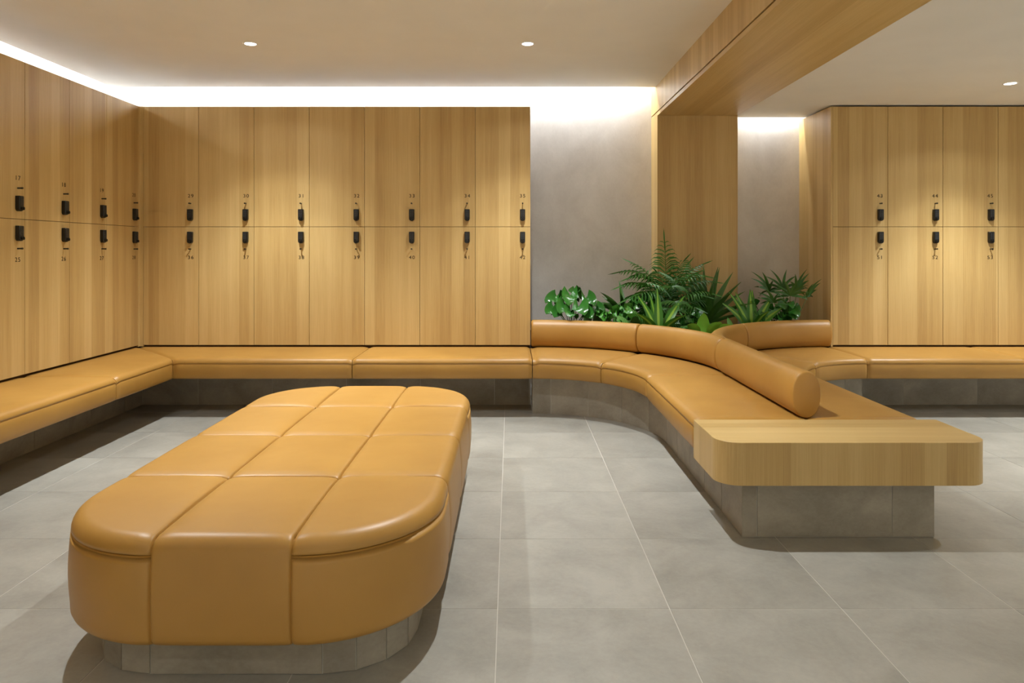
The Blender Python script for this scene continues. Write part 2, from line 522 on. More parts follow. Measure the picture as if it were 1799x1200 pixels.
# ------------------------------------------------------------------ upholstery
def sweep_cushion(name, F, B, ns, parent, zt=SEAT_T, zb=SEAT_B, rad=0.036, s_pad=0.0025, pucker=0.010, crown=0.006, ends=(True, True)):
    """seat pad swept between a front curve F(s) and a back curve B(s), s in 0..1"""
    # length for end effects
    P = [F(i / 50) for i in range(51)]
    ln = sum(math.dist(P[i], P[i + 1]) for i in range(50))
    Q = [B(i / 50) for i in range(51)]
    lnb = sum(math.dist(Q[i], Q[i + 1]) for i in range(50))
    # s samples: dense at both ends
    S = set()
    for d in (0, .003, .008, .015, .025, .04, .06):
        S.add(d / ln); S.add(1 - d / ln)
    k = max(4, ns)
    for i in range(k + 1):
        t = i / k
        if .06 / ln < t < 1 - .06 / ln: S.add(t)
    S = sorted(S)
    vs, fs = [], []
    npf = None
    for s in S:
        f, b = Vector(F(s)), Vector(B(s))
        # tangential pad so neighbours do not touch
        dend = min(s if ends[0] else 9, (1 - s) if ends[1] else 9) * ln
        g = math.exp(-(dend / 0.018) ** 2)
        pad = s_pad * (1 if s < .5 else -1) * max(0, 1 - dend / 0.05) if dend < 9 else 0
        e = .002
        tf = Vector(F(min(1, s + e))) - Vector(F(max(0, s - e))); tf = tf.normalized() if tf.length > 1e-9 else Vector((0, 0))
        tb = Vector(B(min(1, s + e))) - Vector(B(max(0, s - e))); tb = tb.normalized() if tb.length > 1e-9 else tf
        f = f + tf * pad; b = b + tb * pad
        L_ = (b - f).length
        u = (b - f) / L_
        zz = zt - pucker * g
        ins = 0.008 * g
        pr = []                     # (distance from front towards back, z)
        pr.append((L_, zb)); pr.append((L_, zz - .012))
        pr.append((L_ - .010, zz - .003))
        for q in (0.9, 0.7, 0.5, 0.32, 0.2):
            pr.append((L_ * q, zz + crown * math.sin(PI * q) * (1 - g)))
        for i in range(8):
            a = PI / 2 * i / 7
            pr.append((ins + rad - rad * math.sin(a), zz - rad + rad * math.cos(a) + (crown * .4 * (1 - g) if i == 0 else 0)))
        zs = zz - rad
        pr += [(ins + .0030, zs - .0015), (ins + .0040, zs - .004), (ins + .0020, zs - .0065), (ins - .0005, zs - .012)]
        for q in (.3, .55, .8):
            pr.append((ins - .004 * math.sin(PI * min(1, q * 1.1)) * (1 - g), zs - .012 - (zs - .012 - zb - .014) * q))
        pr += [(ins + .001, zb + .014), (ins + .005, zb + .005), (ins + .016, zb)]
        npf = len(pr)
        for d, z in pr:
            p = f + u * d
            vs.append((p.x, p.y, z))
    for i in range(len(S) - 1):
        for j in range(npf):
            a, b2 = i * npf + j, i * npf + (j + 1) % npf
            fs.append((a, b2, b2 + npf, a + npf))
    flat = set()
    base = len(vs)
    for r_, rev in ((0, True), (len(S) - 1, False)):
        b0 = len(vs)
        vs += vs[r_ * npf:(r_ + 1) * npf]
        idx = list(range(b0, b0 + npf))
        flat.add(len(fs)); fs.append(tuple(idx[::-1] if rev else idx))
    # orientation: flip everything if front curve runs so that normals point inwards
    f0, f1, b0_ = Vector(F(0.45)), Vector(F(0.55)), Vector(B(0.5))
    t = f1 - f0; n = b0_ - Vector(F(.5))
    if t.x * n.y - t.y * n.x < 0:
        fs = [tuple(reversed(f)) for f in fs]
    return obj(name, mesh(name, vs, fs, M['leather'], True, None, flat), parent)

def lerp2(a, b):
    return lambda s: (a[0] + (b[0] - a[0]) * s, a[1] + (b[1] - a[1]) * s)

def arc(c, r, a0, a1, ry=None):
    ry = ry or r
    return lambda s: (c[0] + r * math.cos(R(a0 + (a1 - a0) * s)), c[1] + ry * math.sin(R(a0 + (a1 - a0) * s)))

def plinth_run(bench, path, joints, z1, thick=0.012, closed=False):
    """stone tiles standing along a plan path; path(s) -> (x, y); joints = list of s"""
    for a, b in zip(joints[:-1], joints[1:]):
        p0, p1 = Vector(path(a)), Vector(path(b))
        ln = (p1 - p0).length
        n = max(1, int(round(abs(b - a) / max(1e-6, 1) * 1)))
        k = 7
        pts = [Vector(path(a + (b - a) * i / k)) for i in range(k + 1)]
        # shrink the two ends by the joint
        g = 0.0018
        pts[0] = pts[0] + (pts[1] - pts[0]).normalized() * g
        pts[-1] = pts[-1] + (pts[-2] - pts[-1]).normalized() * g
        vs, fs = [], []
        for i, p in enumerate(pts):
            t = (pts[min(k, i + 1)] - pts[max(0, i - 1)]).normalized()
            nrm = Vector((-t.y, t.x))           # towards the core (left of travel)
            q = p + nrm * thick
            vs += [(p.x, p.y, 0.002), (p.x, p.y, z1), (q.x, q.y, z1), (q.x, q.y, 0.002)]
        for i in range(k):
            for j in range(4):
                a_, b_ = i * 4 + j, i * 4 + (j + 1) % 4
                fs.append((a_, a_ + 4, b_ + 4, b_))
        fs.append((0, 1, 2, 3)); fs.append(tuple(k * 4 + j for j in (3, 2, 1, 0)))
        obj('tile', mesh('tile', vs, fs, M['plinth'], False), bench)

# ---- back bench
XSF, YSF = -2.52, 5.29          # seat front lines
b = empty('bench', (-1.4, 5.7, 0)); tag(b, 'long tan leather bench under lockers 29 to 42 on the back wall', 'bench')
MB().box(-2.955, 0.150, 5.748, 6.45, 0, SEAT_B - .001).box(XL - .2, 0.163, YL + .03, 6.45, SEAT_B - .001, ZL0 - .001).build('core', M['carcass'], b)
MB().box(-2.994, 0.163, 5.7365, 5.748, 0, SEAT_B - .002).build('grout', M['grout'], b)
sm = -1.186
xs_b = YL + .02
sweep_cushion('seat_pad', lerp2((XSF, YSF), (sm, YSF)), lerp2((XL - .02, xs_b), (sm, xs_b)), 14, b)
sweep_cushion('seat_pad', lerp2((sm, YSF), (0.163, YSF)), lerp2((sm, xs_b), (0.163, xs_b)), 14, b)
jx = [-2.9795, -2.53, -1.93, -1.33, -.73, -.13, 0.15]
pth = lambda s: (s, 5.734)
plinth_run(b, pth, jx, SEAT_B - .002)
# ---- left bench
b = empty('bench', (-2.9, 2.2, 0)); tag(b, 'long tan leather bench along the left wall under lockers 17 to 28', 'bench')
MB().box(XL - .45, -2.994, YB + .01, 5.72, 0, SEAT_B - .001).box(XL - .45, XL - .03, YB + .01, YL + .02, SEAT_B - .001, ZL0 - .001).build('core', M['carcass'], b)
MB().box(-2.994, -2.9825, YB + .01, 5.7365, 0, SEAT_B - .002).build('grout', M['grout'], b)
ys = [YSF, 4.543, 3.05, 1.55, 0.05]
for i in range(4):
    y0b = xs_b if i == 0 else ys[i]
    sweep_cushion('seat_pad', lerp2((XSF, ys[i]), (XSF, ys[i + 1])), lerp2((XL - .02, y0b), (XL - .02, ys[i + 1])), 14, b)
jy = [5.7335, 5.47, 5.03, 4.43, 3.83, 3.23, 2.63, 2.03, 1.43]
plinth_run(b, lambda s: (-2.98, s), jy, SEAT_B - .002, thick=-0.012)
# ---- right bench
b = empty('bench', (4.3, 5.7, 0)); tag(b, 'tan leather bench under lockers 43 to 54 on the right wall', 'bench')
MB().box(2.70, XR - .01, 5.748, 6.45, 0, SEAT_B - .001).box(2.72, XR - .01, YL + .03, 6.45, SEAT_B - .001, ZL0 - .001).build('core', M['carcass'], b)
MB().box(2.70, XR - .01, 5.7365, 5.748, 0, SEAT_B - .002).build('grout', M['grout'], b)
XJ = 2.668
XJC = 2.665
xr = [XJ, 3.865, 5.06, XR - .01]
for i in range(3):
    sweep_cushion('seat_pad', lerp2((xr[i], YSF), (xr[i + 1], YSF)), lerp2((xr[i], xs_b), (xr[i + 1], xs_b)), 14, b)
plinth_run(b, pth, [2.70, 3.18, 3.78, 4.38, 4.98, 5.58], SEAT_B - .002)

# ---- curved bench with the peninsula
CL, CR, CYY = (0.18, 4.59), (2.68, 4.59), 4.59
RI = 0.70
XA, XM, XB = 0.88, 1.43, 1.98
YT = 3.389                       # back of the wood table
cb = empty('curved_bench', (XM, 4.7, 0))
tag(cb, 'curved tan leather bench with rolled backrest wrapping around the planter', 'curved bench')
def outer(side, a):
    """plan curve under the backrest; a = 90 at the lockers .. 0 on the spine"""
    x = 0.18 + 1.25 * math.cos(R(a)); y = 4.72 + 1.262 * math.sin(R(a))
    if a <= 0.01: y = 4.59
    if a > 89.9: x = 0.166
    return (x, y) if side < 0 else (2.86 - x, y)
def inner(side, a):
    x = 0.18 + RI * math.cos(R(a)); y = 4.59 + RI * math.sin(R(a))
    if a > 89.9: x = 0.166
    return (x, y) if side < 0 else (min(2.86 - x, XJC), y)
for side in (-1, 1):
    for a0, a1 in ((90, 48), (48, 0)):
        def Fc(s, a0=a0, a1=a1, side=side): return inner(side, a0 + (a1 - a0) * s)
        def Bc(s, a0=a0, a1=a1, side=side):
            a = a0 + (a1 - a0) * s
            x = 0.18 + 1.25 * math.cos(R(a)); y = 4.59 + 1.39 * math.sin(R(a))
            if a > 89.9: x = 0.166
            x = min(x, XM - .001)
            return (x, y) if side < 0 else (min(2.86 - x, XJC), y)
        sweep_cushion('seat_pad', Fc, Bc, 26, cb)
    xe = XA if side < 0 else XB
    xm = XM - .001 * (1 if side < 0 else -1)
    sweep_cushion('seat_pad', lerp2((xe, CYY), (xe, YT + .003)), lerp2((xm, CYY), (xm, YT + .003)), 14, cb)
# plinth: core and tiles
RP = 0.83
def plinth_path(side):
    def f(s):                    # s = metres along: -q.. arc .. straight
        al = RP * PI / 2
        if s < 0: x, y = 0.18 + s, 4.59 + RP
        elif s < al:
            a = PI / 2 - s / RP
            x, y = 0.18 + RP * math.cos(a), 4.59 + RP * math.sin(a)
        else: x, y = 0.18 + RP, 4.59 - (s - al)
        return (x, y) if side < 0 else (2.86 - x, y)
    return f
AL = RP * PI / 2
YPL = 3.09
PX0, PX1 = 1.035, 1.785
end_s = AL + (4.59 - YPL)
joints = [-0.012, 0.128, 0.42, 0.71, 1.0, AL, AL + .30, AL + .6, AL + .9, AL + 1.2]
poly = []
N_ = 20
for i in range(N_ + 1):
    a = PI / 2 * (1 - i / N_); poly.append((0.18 + (RP + .013) * math.cos(a), 4.59 + (RP + .013) * math.sin(a)))
poly += [(0.18 + RP + .013, YT + .002), (1.85 - .013, YT + .002)]
for i in range(N_ + 1):
    a = PI / 2 * (i / N_); poly.append((2.68 - (RP + .013) * math.cos(a), 4.59 + (RP + .013) * math.sin(a)))
poly += [(2.68, 5.95), (0.18, 5.95)]
MB().prism(poly, 0, SEAT_B - .003).box(0.18 + RP + .013, 1.85 - .013, YPL + .013, YT + .002, 0, .2565).build('core', M['carcass'], cb)
plg = []
for i, (x, y) in enumerate(poly[:-2]):
    d = -1 if x < XM else 1
    plg.append((x, y))
poly2 = []
for i in range(N_ + 1):
    a = PI / 2 * (1 - i / N_); poly2.append((0.18 + (RP + .003) * math.cos(a), 4.59 + (RP + .003) * math.sin(a)))
poly2 += [(0.18 + RP + .003, YT + .001), (1.85 - .003, YT + .001)]
for i in range(N_ + 1):
    a = PI / 2 * (i / N_); poly2.append((2.68 - (RP + .003) * math.cos(a), 4.59 + (RP + .003) * math.sin(a)))
poly2 += [(2.68, 5.95), (0.18, 5.95)]
MB().prism(poly2, 0, SEAT_B - .004).box(0.18 + RP + .003, 1.85 - .003, YPL + .003, YT + .001, 0, .2555).build('grout', M['grout'], cb)
plinth_run(cb, plinth_path(-1), joints, SEAT_B - .002, thick=0.012)
plinth_run(cb, plinth_path(1), joints, SEAT_B - .002, thick=-0.012)
plinth_run(cb, plinth_path(-1), [AL + 1.203, end_s], 0.256, thick=0.012)
plinth_run(cb, plinth_path(1), [AL + 1.203, end_s], 0.256, thick=-0.012)
plinth_run(cb, lambda s: (s, YPL), [0.18 + RP, 1.075, 1.665, 1.85], 0.256)
# end face of the plinth beside the recessed back bench
plinth_run(cb, lambda s: (0.168, s), [5.42, 5.734], SEAT_B - .002, thick=-0.01)
plinth_run(cb, lambda s: (2.692, s), [5.42, 5.734], SEAT_B - .002, thick=0.01)

# rolled backrests: oval section swept along the spine
def bolster(name, path, s0, s1, n, cap0, cap1, xlim=None, rx=0.072, rz=0.114, zc=0.552):
    ns = 28
    def frame(s):
        e = 1e-3
        t = (Vector(path(s + e)) - Vector(path(s - e))).normalized()
        return Vector(path(s)), t
    L_ = sum(math.dist(path(s0 + (s1 - s0) * i / 60), path(s0 + (s1 - s0) * (i + 1) / 60)) for i in range(60))
    rows = []
    def ring(p, t, k, rr):
        nrm = Vector((-t.y, t.x))
        out = []
        for j in range(ns):
            a = 2 * PI * j / ns
            ca, sa = math.cos(a), math.sin(a)
            # slightly squared oval
            x = rx * rr * math.copysign(abs(ca) ** 0.92, ca); z = (rz - (1 - rr) * rx) * math.copysign(abs(sa) ** 0.92, sa) if rr > .0 else 0
            q = p + nrm * x + t * k
            xx = q.x
            if xlim is not None:
                xx = min(xx, xlim[1]); xx = max(xx, xlim[0])
            out.append((xx, q.y, zc + z))
        return out
    sg = 1 if s1 > s0 else -1
    S = [s0 + (s1 - s0) * i / n for i in range(n + 1)]
    capp = [(.0, .0), ]
    def caps(s, sign, kind):
        p, t = frame(s)
        t = t * sg
        if kind == 'flat':      # upholstered disc with a piped rim
            return [ring(p, t, sign * k, r) for k, r in ((.006, .86), (.004, .93), (-.001, .975), (-.004, .965), (-.007, .985), (-.012, 1.0))]
        return [ring(p, t, sign * k, r) for k, r in ((0.003, .76), (-.001, .90), (-.006, .965), (-.014, .994), (-.022, 1.0))]
    rings = caps(s0, -1, cap0)
    for s in S:
        d0 = abs(s - s0) / abs(s1 - s0) * L_; d1 = L_ - d0
        if d0 < .025 or d1 < .025: continue
        p, t = frame(s); rings.append(ring(p, t * sg, 0, 1.0))
    rings += list(reversed(caps(s1, 1, cap1)))
    vs = [v for r_ in rings for v in r_]
    fs = []
    for i in range(len(rings) - 1):
        for j in range(ns):
            a, b2 = i * ns + j, i * ns + (j + 1) % ns
            fs.append((a, a + ns, b2 + ns, b2))
    # domed caps
    for r_, rev in ((0, False), (len(rings) - 1, True)):
        b0 = len(vs)
        c = Vector((0, 0, 0))
        for v in rings[r_]: c += Vector(v)
        c /= ns
        vs.append(tuple(c))
        for j in range(ns):
            t3 = (r_ * ns + j, r_ * ns + (j + 1) % ns, b0)
            fs.append(t3 if not rev else t3[::-1])
    if sg < 0: pass
    m = mesh(name, vs, fs, M['leather'], True)
    import bmesh
    bm = bmesh.new(); bm.from_mesh(m); bmesh.ops.recalc_face_normals(bm, faces=bm.faces); bm.to_mesh(m); bm.free()
    return obj(name, m, cb)
def bpath(side):
    def f(a):
        x = 0.18 + 1.25 * math.cos(R(a)); y = 4.72 + 1.25 * math.sin(R(a))
        return (x, y) if side < 0 else (2.86 - x, y)
    return f
for side, lim in ((-1, (-9, XM - .001)), (1, (XM + .001, 9))):
    bolster('backrest_roll', bpath(side), 90.2, 47.2, 26, 'round', 'round', lim)
    bolster('backrest_roll', bpath(side), 46.8, 0.4, 26, 'round', 'round', lim)
bolster('backrest_roll', lambda s: (XM, s), 4.712, 3.425, 16, 'round', 'flat')

# ---- wood end table
def rrect(x0, x1, y0, y1, r, corners=(1, 1, 1, 1), n=10):
    """counter clockwise from lower left; corners flags ll, lr, ur, ul"""
    pts = []
    for (cx, cy, a0, f) in ((x0 + r, y0 + r, 180, corners[0]), (x1 - r, y0 + r, 270, corners[1]), (x1 - r, y1 - r, 0, corners[2]), (x0 + r, y1 - r, 90, corners[3])):
        if f:
            for i in range(n + 1):
                a = R(a0 + 90 * i / n); pts.append((cx + r * math.cos(a), cy + r * math.sin(a)))
        else:
            pts.append((x0 if a0 in (180, 90) else x1, y0 if a0 in (180, 270) else y1))
    return pts
TP = rrect(0.876, 2.035, 2.981, YT, 0.10, (1, 1, 0, 0))
n = len(TP)
mb = MB()
e_ = .0015
cx_, cy_ = 1.45, 3.18
ins = rrect(0.876 + e_, 2.035 - e_, 2.981 + e_, YT - e_, 0.10 - e_, (1, 1, 0, 0))
vs = [(x, y, .259) for x, y in TP] + [(x, y, .4405 - e_) for x, y in TP] + [(x, y, .4405) for x, y in ins]
fs = [(k, (k + 1) % n, n + (k + 1) % n, n + k) for k in range(n)] + [(n + k, n + (k + 1) % n, 2 * n + (k + 1) % n, 2 * n + k) for k in range(n)]
mb.add(vs, fs, 0); mb.add(vs, [tuple(range(n - 1, -1, -1))], 0); mb.add(vs, [tuple(range(2 * n, 3 * n))], 1)
tag(mb.build('end_table', [M['oak'], M['oak_x']]), 'thick oak end table with rounded corners at the front of the curved bench', 'side table')

# ---- ottoman
OX0, OX1, OY0, OY1 = -1.41, -0.222, 1.987, 4.262
OZB = 0.128
CWX, CWY = (OX1 - OX0) / 3, (OY1 - OY0) / 4
ORAD = CWX
ot = empty('ottoman', ((OX0 + OX1) / 2, (OY0 + OY1) / 2, 0))
tag(ot, 'large tan leather quilted ottoman with rounded corners in the foreground', 'ottoman')
GW, GD = 0.022, 0.009           # seam groove width and depth
def groove(d):
    d = abs(d)
    return GD * math.exp(-(d / GW) ** 1.3) + 0.010 * math.exp(-(d / 0.0035) ** 2)
def puff(dx, dy):
    return 0.0
RO = 0.048
ZTO = 0.442
def roll(d):
    if d >= RO: return 0.0
    return RO - math.sqrt(max(0, RO * RO - (RO - d) ** 2))
def side_profile():
    """(outward offset, z) going down from the edge"""
    z1 = ZTO - RO
    pr = []
    for q in (0.04, .12, .25, .4, .55, .7, .82, .9):
        pr.append((0.008 * math.sin(PI * min(1, q)), z1 - (z1 - OZB - .02) * q))
    for i in range(1, 7):
        a = PI / 2 * i / 6
        pr.append((0.003 - .035 * (1 - math.cos(a)), OZB + .035 - .035 * math.sin(a)))
    pr.append((-0.10, OZB))
    return pr
def grid_mesh(name, rows, parent):
    n_, k_ = len(rows), len(rows[0])
    vs = [v for r_ in rows for v in r_]
    fs = []
    for i in range(n_ - 1):
        for j in range(k_ - 1):
            fs.append((i * k_ + j, i * k_ + j + 1, (i + 1) * k_ + j + 1, (i + 1) * k_ + j))
    m = mesh(name, vs, fs, M['leather'], True)
    # make normals point away from the ottoman's middle
    c = Vector(((OX0 + OX1) / 2, (OY0 + OY1) / 2, .0))
    p = m.polygons[len(m.polygons) // 3]
    q = max(m.polygons, key=lambda p: p.normal.z if abs(p.normal.z) > .5 else abs(p.normal.z))
    sgn = sum(((Vector(pp.center) - c).normalized()).dot(pp.normal) * pp.area for pp in m.polygons)
    if sgn < 0: m.flip_normals()
    return obj(name, m, parent)
def samples(a, b, seam0, seam1, n=14):
    L_ = b - a
    s = set()
    for d in (0, .0015, .003, .005, .009, .016, .026, .04): s.add(d); s.add(L_ - d)
    for i in range(n + 1):
        d = L_ * i / n
        if .04 < d < L_ - .04: s.add(d)
    return [a + d for d in sorted(s)]
xs = [OX0 + CWX * i for i in range(4)]
ysx = [OY0 + CWY * i for i in range(5)]
SP = side_profile()
def seam_drop(x, y, sx, sy):
    return sum(groove(x - s) for s in sx) + sum(groove(y - s) for s in sy)
for ci in range(3):
    for cj in range(4):
        x0, x1, y0, y1 = xs[ci], xs[ci + 1], ysx[cj], ysx[cj + 1]
        sx = [s for s, k in ((x0, ci > 0), (x1, ci < 2)) if k]
        sy = [s for s, k in ((y0, cj > 0), (y1, cj < 3)) if k]
        corner = ci in (0, 2) and cj in (0, 3)
        crown = lambda x, y, x0=x0, y0=y0: 0.006 * max(0.0, math.sin(PI * min(1, max(0, (x - x0) / CWX)))) ** .7 * max(0.0, math.sin(PI * min(1, max(0, (y - y0) / CWY)))) ** .7
        if not corner:
            X = samples(x0, x1, 0, 0); Y = samples(y0, y1, 0, 0)
            # outer direction: walk across the panel from inner edge to the outer edge then down the side
            if ci == 1 and cj in (1, 2):
                rows = [[(x, y, ZTO - seam_drop(x, y, sx, sy) + crown(x, y)) for x in X] for y in Y]
                grid_mesh('top_panel', rows, ot); continue
            rows = []
            if ci == 1:          # front or back
                out = OY0 if cj == 0 else OY1; sg = -1 if cj == 0 else 1
                inn = y1 if cj == 0 else y0
                ds = [abs(inn - out) - d for d in [abs(inn - yy) for yy in (Y if cj == 3 else Y[::-1])]]
                for d in [dd for dd in ds if dd > RO] + [RO * (1 - math.sin(PI / 2 * i / 8)) for i in range(9)]:
                    y = out - sg * d
                    rows.append([(x, y + sg * (-.6 * groove(min(abs(x - s) for s in sx)) if d < RO else 0), ZTO - roll(d) - seam_drop(x, y, sx, sy) * min(1, d / RO + .25) + crown(x, y) * min(1, d / .12)) for x in X])
                for o_, z in SP:
                    rows.append([(x, out + sg * (o_ - .6 * groove(min(abs(x - s) for s in sx))), z) for x in X])
            else:
                out = OX0 if ci == 0 else OX1; sg = -1 if ci == 0 else 1
                inn = x1 if ci == 0 else x0
                ds = [abs(inn - out) - abs(inn - xx) for xx in (X if ci == 2 else X[::-1])]
                for d in [dd for dd in ds if dd > RO] + [RO * (1 - math.sin(PI / 2 * i / 8)) for i in range(9)]:
                    x = out - sg * d
                    rows.append([(x + sg * (-.6 * groove(min(abs(y - s) for s in sy)) if d < RO else 0), y, ZTO - roll(d) - seam_drop(x, y, sx, sy) * min(1, d / RO + .25) + crown(x, y) * min(1, d / .12)) for y in Y])
                for o_, z in SP:
                    rows.append([(out + sg * (o_ - .6 * groove(min(abs(y - s) for s in sy))), y, z) for y in Y])
            grid_mesh('wrap_panel', rows, ot)
        else:
            P = Vector((x1 if ci == 0 else x0, y1 if cj == 0 else y0))
            gx = -1 if ci == 0 else 1; gy = -1 if cj == 0 else 1
            # outline from the seam x=P.x round the corner to the seam y=P.y (quarter circle then straight)
            cc = Vector((P.x, (OY0 + ORAD) if cj == 0 else (OY1 - ORAD)))
            E = []
            straight = CWY - ORAD
            tot = ORAD * PI / 2 + straight
            for d in samples(0, tot, 0, 0, 30):
                if d <= ORAD * PI / 2:
                    a = d / ORAD
                    nrm = Vector((gx * math.sin(a), gy * math.cos(a)))
                    E.append((cc + nrm * ORAD, nrm, d))
                else:
                    E.append((Vector((P.x + gx * ORAD, cc.y - gy * (d - ORAD * PI / 2))), Vector((gx, 0)), d))
            rows = []
            # scale factors from P to the outline
            B_ = [0.02, .06, .12, .2, .3, .4, .5, .6, .7, .78, .85]
            for bb in B_:
                row = []
                for e, nrm, d in E:
                    q = P + (e - nrm * RO * 0 - P) * bb
                    # keep clear of the roll zone
                    tgt = e - nrm * RO
                    w_ = bb
                    q = P + (tgt - P) * min(1.0, bb / .85)
                    dr = groove(q.x - P.x) + groove(q.y - P.y)
                    cr = .006 * math.sin(PI * bb / .85) if bb < .85 else 0
                    row.append((q.x, q.y, ZTO - dr + cr))
                rows.append(row)
            for i in range(1, 9):
                dd = RO * (1 - math.sin(PI / 2 * i / 8))
                row = []
                for e, nrm, d in E:
                    end = min(d, tot - d)
                    q = e - nrm * (dd + .6 * groove(end))
                    dr = (groove(q.x - P.x) + groove(q.y - P.y)) * min(1, dd / RO + .25)
                    row.append((q.x, q.y, ZTO - roll(dd) - dr))
                rows.append(row)
            # tuck into the piped seam
            row = []
            for e, nrm, d in E:
                end = min(d, tot - d)
                q = e - nrm * (.008 + .6 * groove(end)); row.append((q.x, q.y, ZTO - RO - .004))
            rows.append(row)
            grid_mesh('corner_panel', rows, ot)
            rows = []
            zt_ = ZTO - RO
            for o_, z in [(-.008, zt_ - .0045), (-.001, zt_ - .006), (.001, zt_ - .010)] + SP:
                row = []
                for e, nrm, d in E:
                    end = min(d, tot - d)
                    q = e + nrm * (o_ - .6 * groove(end)); row.append((q.x, q.y, min(z, zt_ - .0045)))
                rows.append(row)
            grid_mesh('side_panel', rows, ot)
# ottoman plinth with faceted tiles
ppx0, ppx1, ppy0, ppy1, pr_ = -1.312, -0.305, 2.087, 4.16, 0.25
core = rrect(ppx0 + .012, ppx1 - .012, ppy0 + .012, ppy1 - .012, pr_ - .012, n=6)
MB().prism(core, 0, OZB + .02).build('core', M['carcass'], ot)
g2 = rrect(ppx0 + .0035, ppx1 - .0035, ppy0 + .0035, ppy1 - .0035, pr_ - .0035, n=4)
MB().prism(g2, 0, OZB + .01).build('grout', M['grout'], ot)
op = rrect(ppx0, ppx1, ppy0, ppy1, pr_, n=4)
segs = []
for i in range(len(op)):
    p0, p1 = op[i], op[(i + 1) % len(op)]
    ln = math.dist(p0, p1)
    k = max(1, round(ln / 0.45))
    for j in range(k):
        segs.append(((p0[0] + (p1[0] - p0[0]) * j / k, p0[1] + (p1[1] - p0[1]) * j / k), (p0[0] + (p1[0] - p0[0]) * (j + 1) / k, p0[1] + (p1[1] - p0[1]) * (j + 1) / k)))
for p0, p1 in segs:
    plinth_run(ot, lerp2(p0, p1), [0, 1], OZB + .015, thick=0.010)

# ------------------------------------------------------------------ downlights
def downlight(x, y, z, label, shown=True):
    e = empty('downlight', (x, y, z))
    tag(e, label, 'ceiling light', 'recessed ceiling downlights')
    mb = MB()
    n = 32
    prof = [(.040, -.0005), (.043, -.003), (.050, -.003), (.052, -.0005)]
    vs = []
    for r_, h in prof:
        for k in range(n):
            t = 2 * PI * k / n; vs.append((x + r_ * math.cos(t), y + r_ * math.sin(t), z + h))
    fs = []
    for i in range(len(prof) - 1):
        for k in range(n):
            fs.append((i * n + k, i * n + (k + 1) % n, (i + 1) * n + (k + 1) % n, (i + 1) * n + k))
    mb.add(vs, fs); mb.build('trim_ring', M['white'], e, True)
    mb = MB()
    vs = [(x + .040 * math.cos(2 * PI * k / n), y + .040 * math.sin(2 * PI * k / n), z - .001) for k in range(n)]
    mb.add(vs, [tuple(range(n - 1, -1, -1))]); mb.build('lens', M['lens'], e)
    d = bpy.data.lights.new('lamp', 'SPOT')
    d.energy = SPOT_W; d.color = SPOT_COL; d.spot_size = SPOT_SIZE; d.spot_blend = SPOT_BLEND
    d.shadow_soft_size = 0.014
    # beam profile of the reflector: strong core, weak tail, sharp cut-off
    d.use_nodes = True
    nt = d.node_tree
    em = nt.nodes['Emission']
    tc = nt.nodes.new('ShaderNodeTexCoord'); sp = nt.nodes.new('ShaderNodeSeparateXYZ')
    ab = nt.nodes.new('ShaderNodeMath'); ab.operation = 'ABSOLUTE'
    nt.links.new(tc.outputs['Normal'], sp.inputs[0]); nt.links.new(sp.outputs[2], ab.inputs[0])
    g = lambda v: (v, v, v, 1)
    rp = ramp(nt, [(.41, g(0)), (.56, g(.034)), (.64, g(.046)), (.70, g(.10)), (.79, g(.36)), (.866, g(.86)), (.92, g(1.0)), (1.0, g(.80))])
    nt.links.new(ab.outputs[0], rp.inputs[0]); nt.links.new(rp.outputs[0], em.inputs['Strength'])
    lo = bpy.data.objects.new('lamp', d); lo.location = (0, 0, -.012)
    link(lo, e)
    return e
downlight(-1.885, 5.13, ZC, 'small round downlight in the ceiling above lockers 30 and 31')
downlight(0.124, 5.13, ZC, 'small round downlight in the ceiling above locker 35')
downlight(3.67, 5.20, ZR, 'small round downlight in the lower ceiling above locker 45')
rows_ = ((3.23, 'above the %s'), (-.57, 'added as fill just behind the viewpoint, %s'), (-2.47, 'added as fill far behind the viewpoint, %s'))  # unseen rows behind the viewpoint are added to fill the room with light
for y, t in rows_:
    mid = y > 3
    downlight(-1.885, y, ZC, 'small round downlight ' + t % ('left side of the ottoman' if mid else 'left column'))
    downlight(0.124, y, ZC, 'small round downlight ' + t % ('floor between ottoman and curved bench' if mid else 'middle column'))
    downlight(3.67, y, ZR, 'small round downlight ' + t % ('floor right of the end table' if mid else 'lower ceiling near the beam'))
    downlight(5.6, y, ZR, 'small round downlight ' + t % ('floor far right of the end table' if mid else 'lower ceiling near the right wall'))
downlight(5.6, 5.20, ZR, 'small round downlight in the lower ceiling right of the one above locker 45')

# ------------------------------------------------------------------ planter and plants
SOIL = 0.50
po = []
for i in range(13):
    a = 90 - 72 * i / 12; po.append((0.18 + 1.325 * math.cos(R(a)), 4.72 + 1.325 * math.sin(R(a))))
po = [(x, y) for x, y in po if x < XM - .004]
mirror = [(2.86 - x, y) for x, y in reversed(po)]
po = po + mirror
po[0] = (0.185, po[0][1]); po[-1] = (2.68, po[-1][1])
po += [(2.68, 6.39), (0.185, 6.39)]
pl = empty('planter', (1.43, 6.1, 0)); tag(pl, 'built-in planter trough of dark soil behind the rolled backrest', 'planter')
MB().prism(po, SEAT_B, SOIL - .02).build('box', M['carcass'], pl)
def soil_mesh():
    mb = MB()
    mb.prism(po, SOIL - .02, SOIL)
    return mb
soil_mesh().build('soil', M['soil'], pl)
MB().box(.185, BX0 - .004, 6.39, YW - .004, SEAT_B, SOIL).build('soil', M['soil'], pl)
MB().box(BX1 + .004, 2.68, 6.39, 6.61, SEAT_B, SOIL).build('soil', M['soil'], pl)

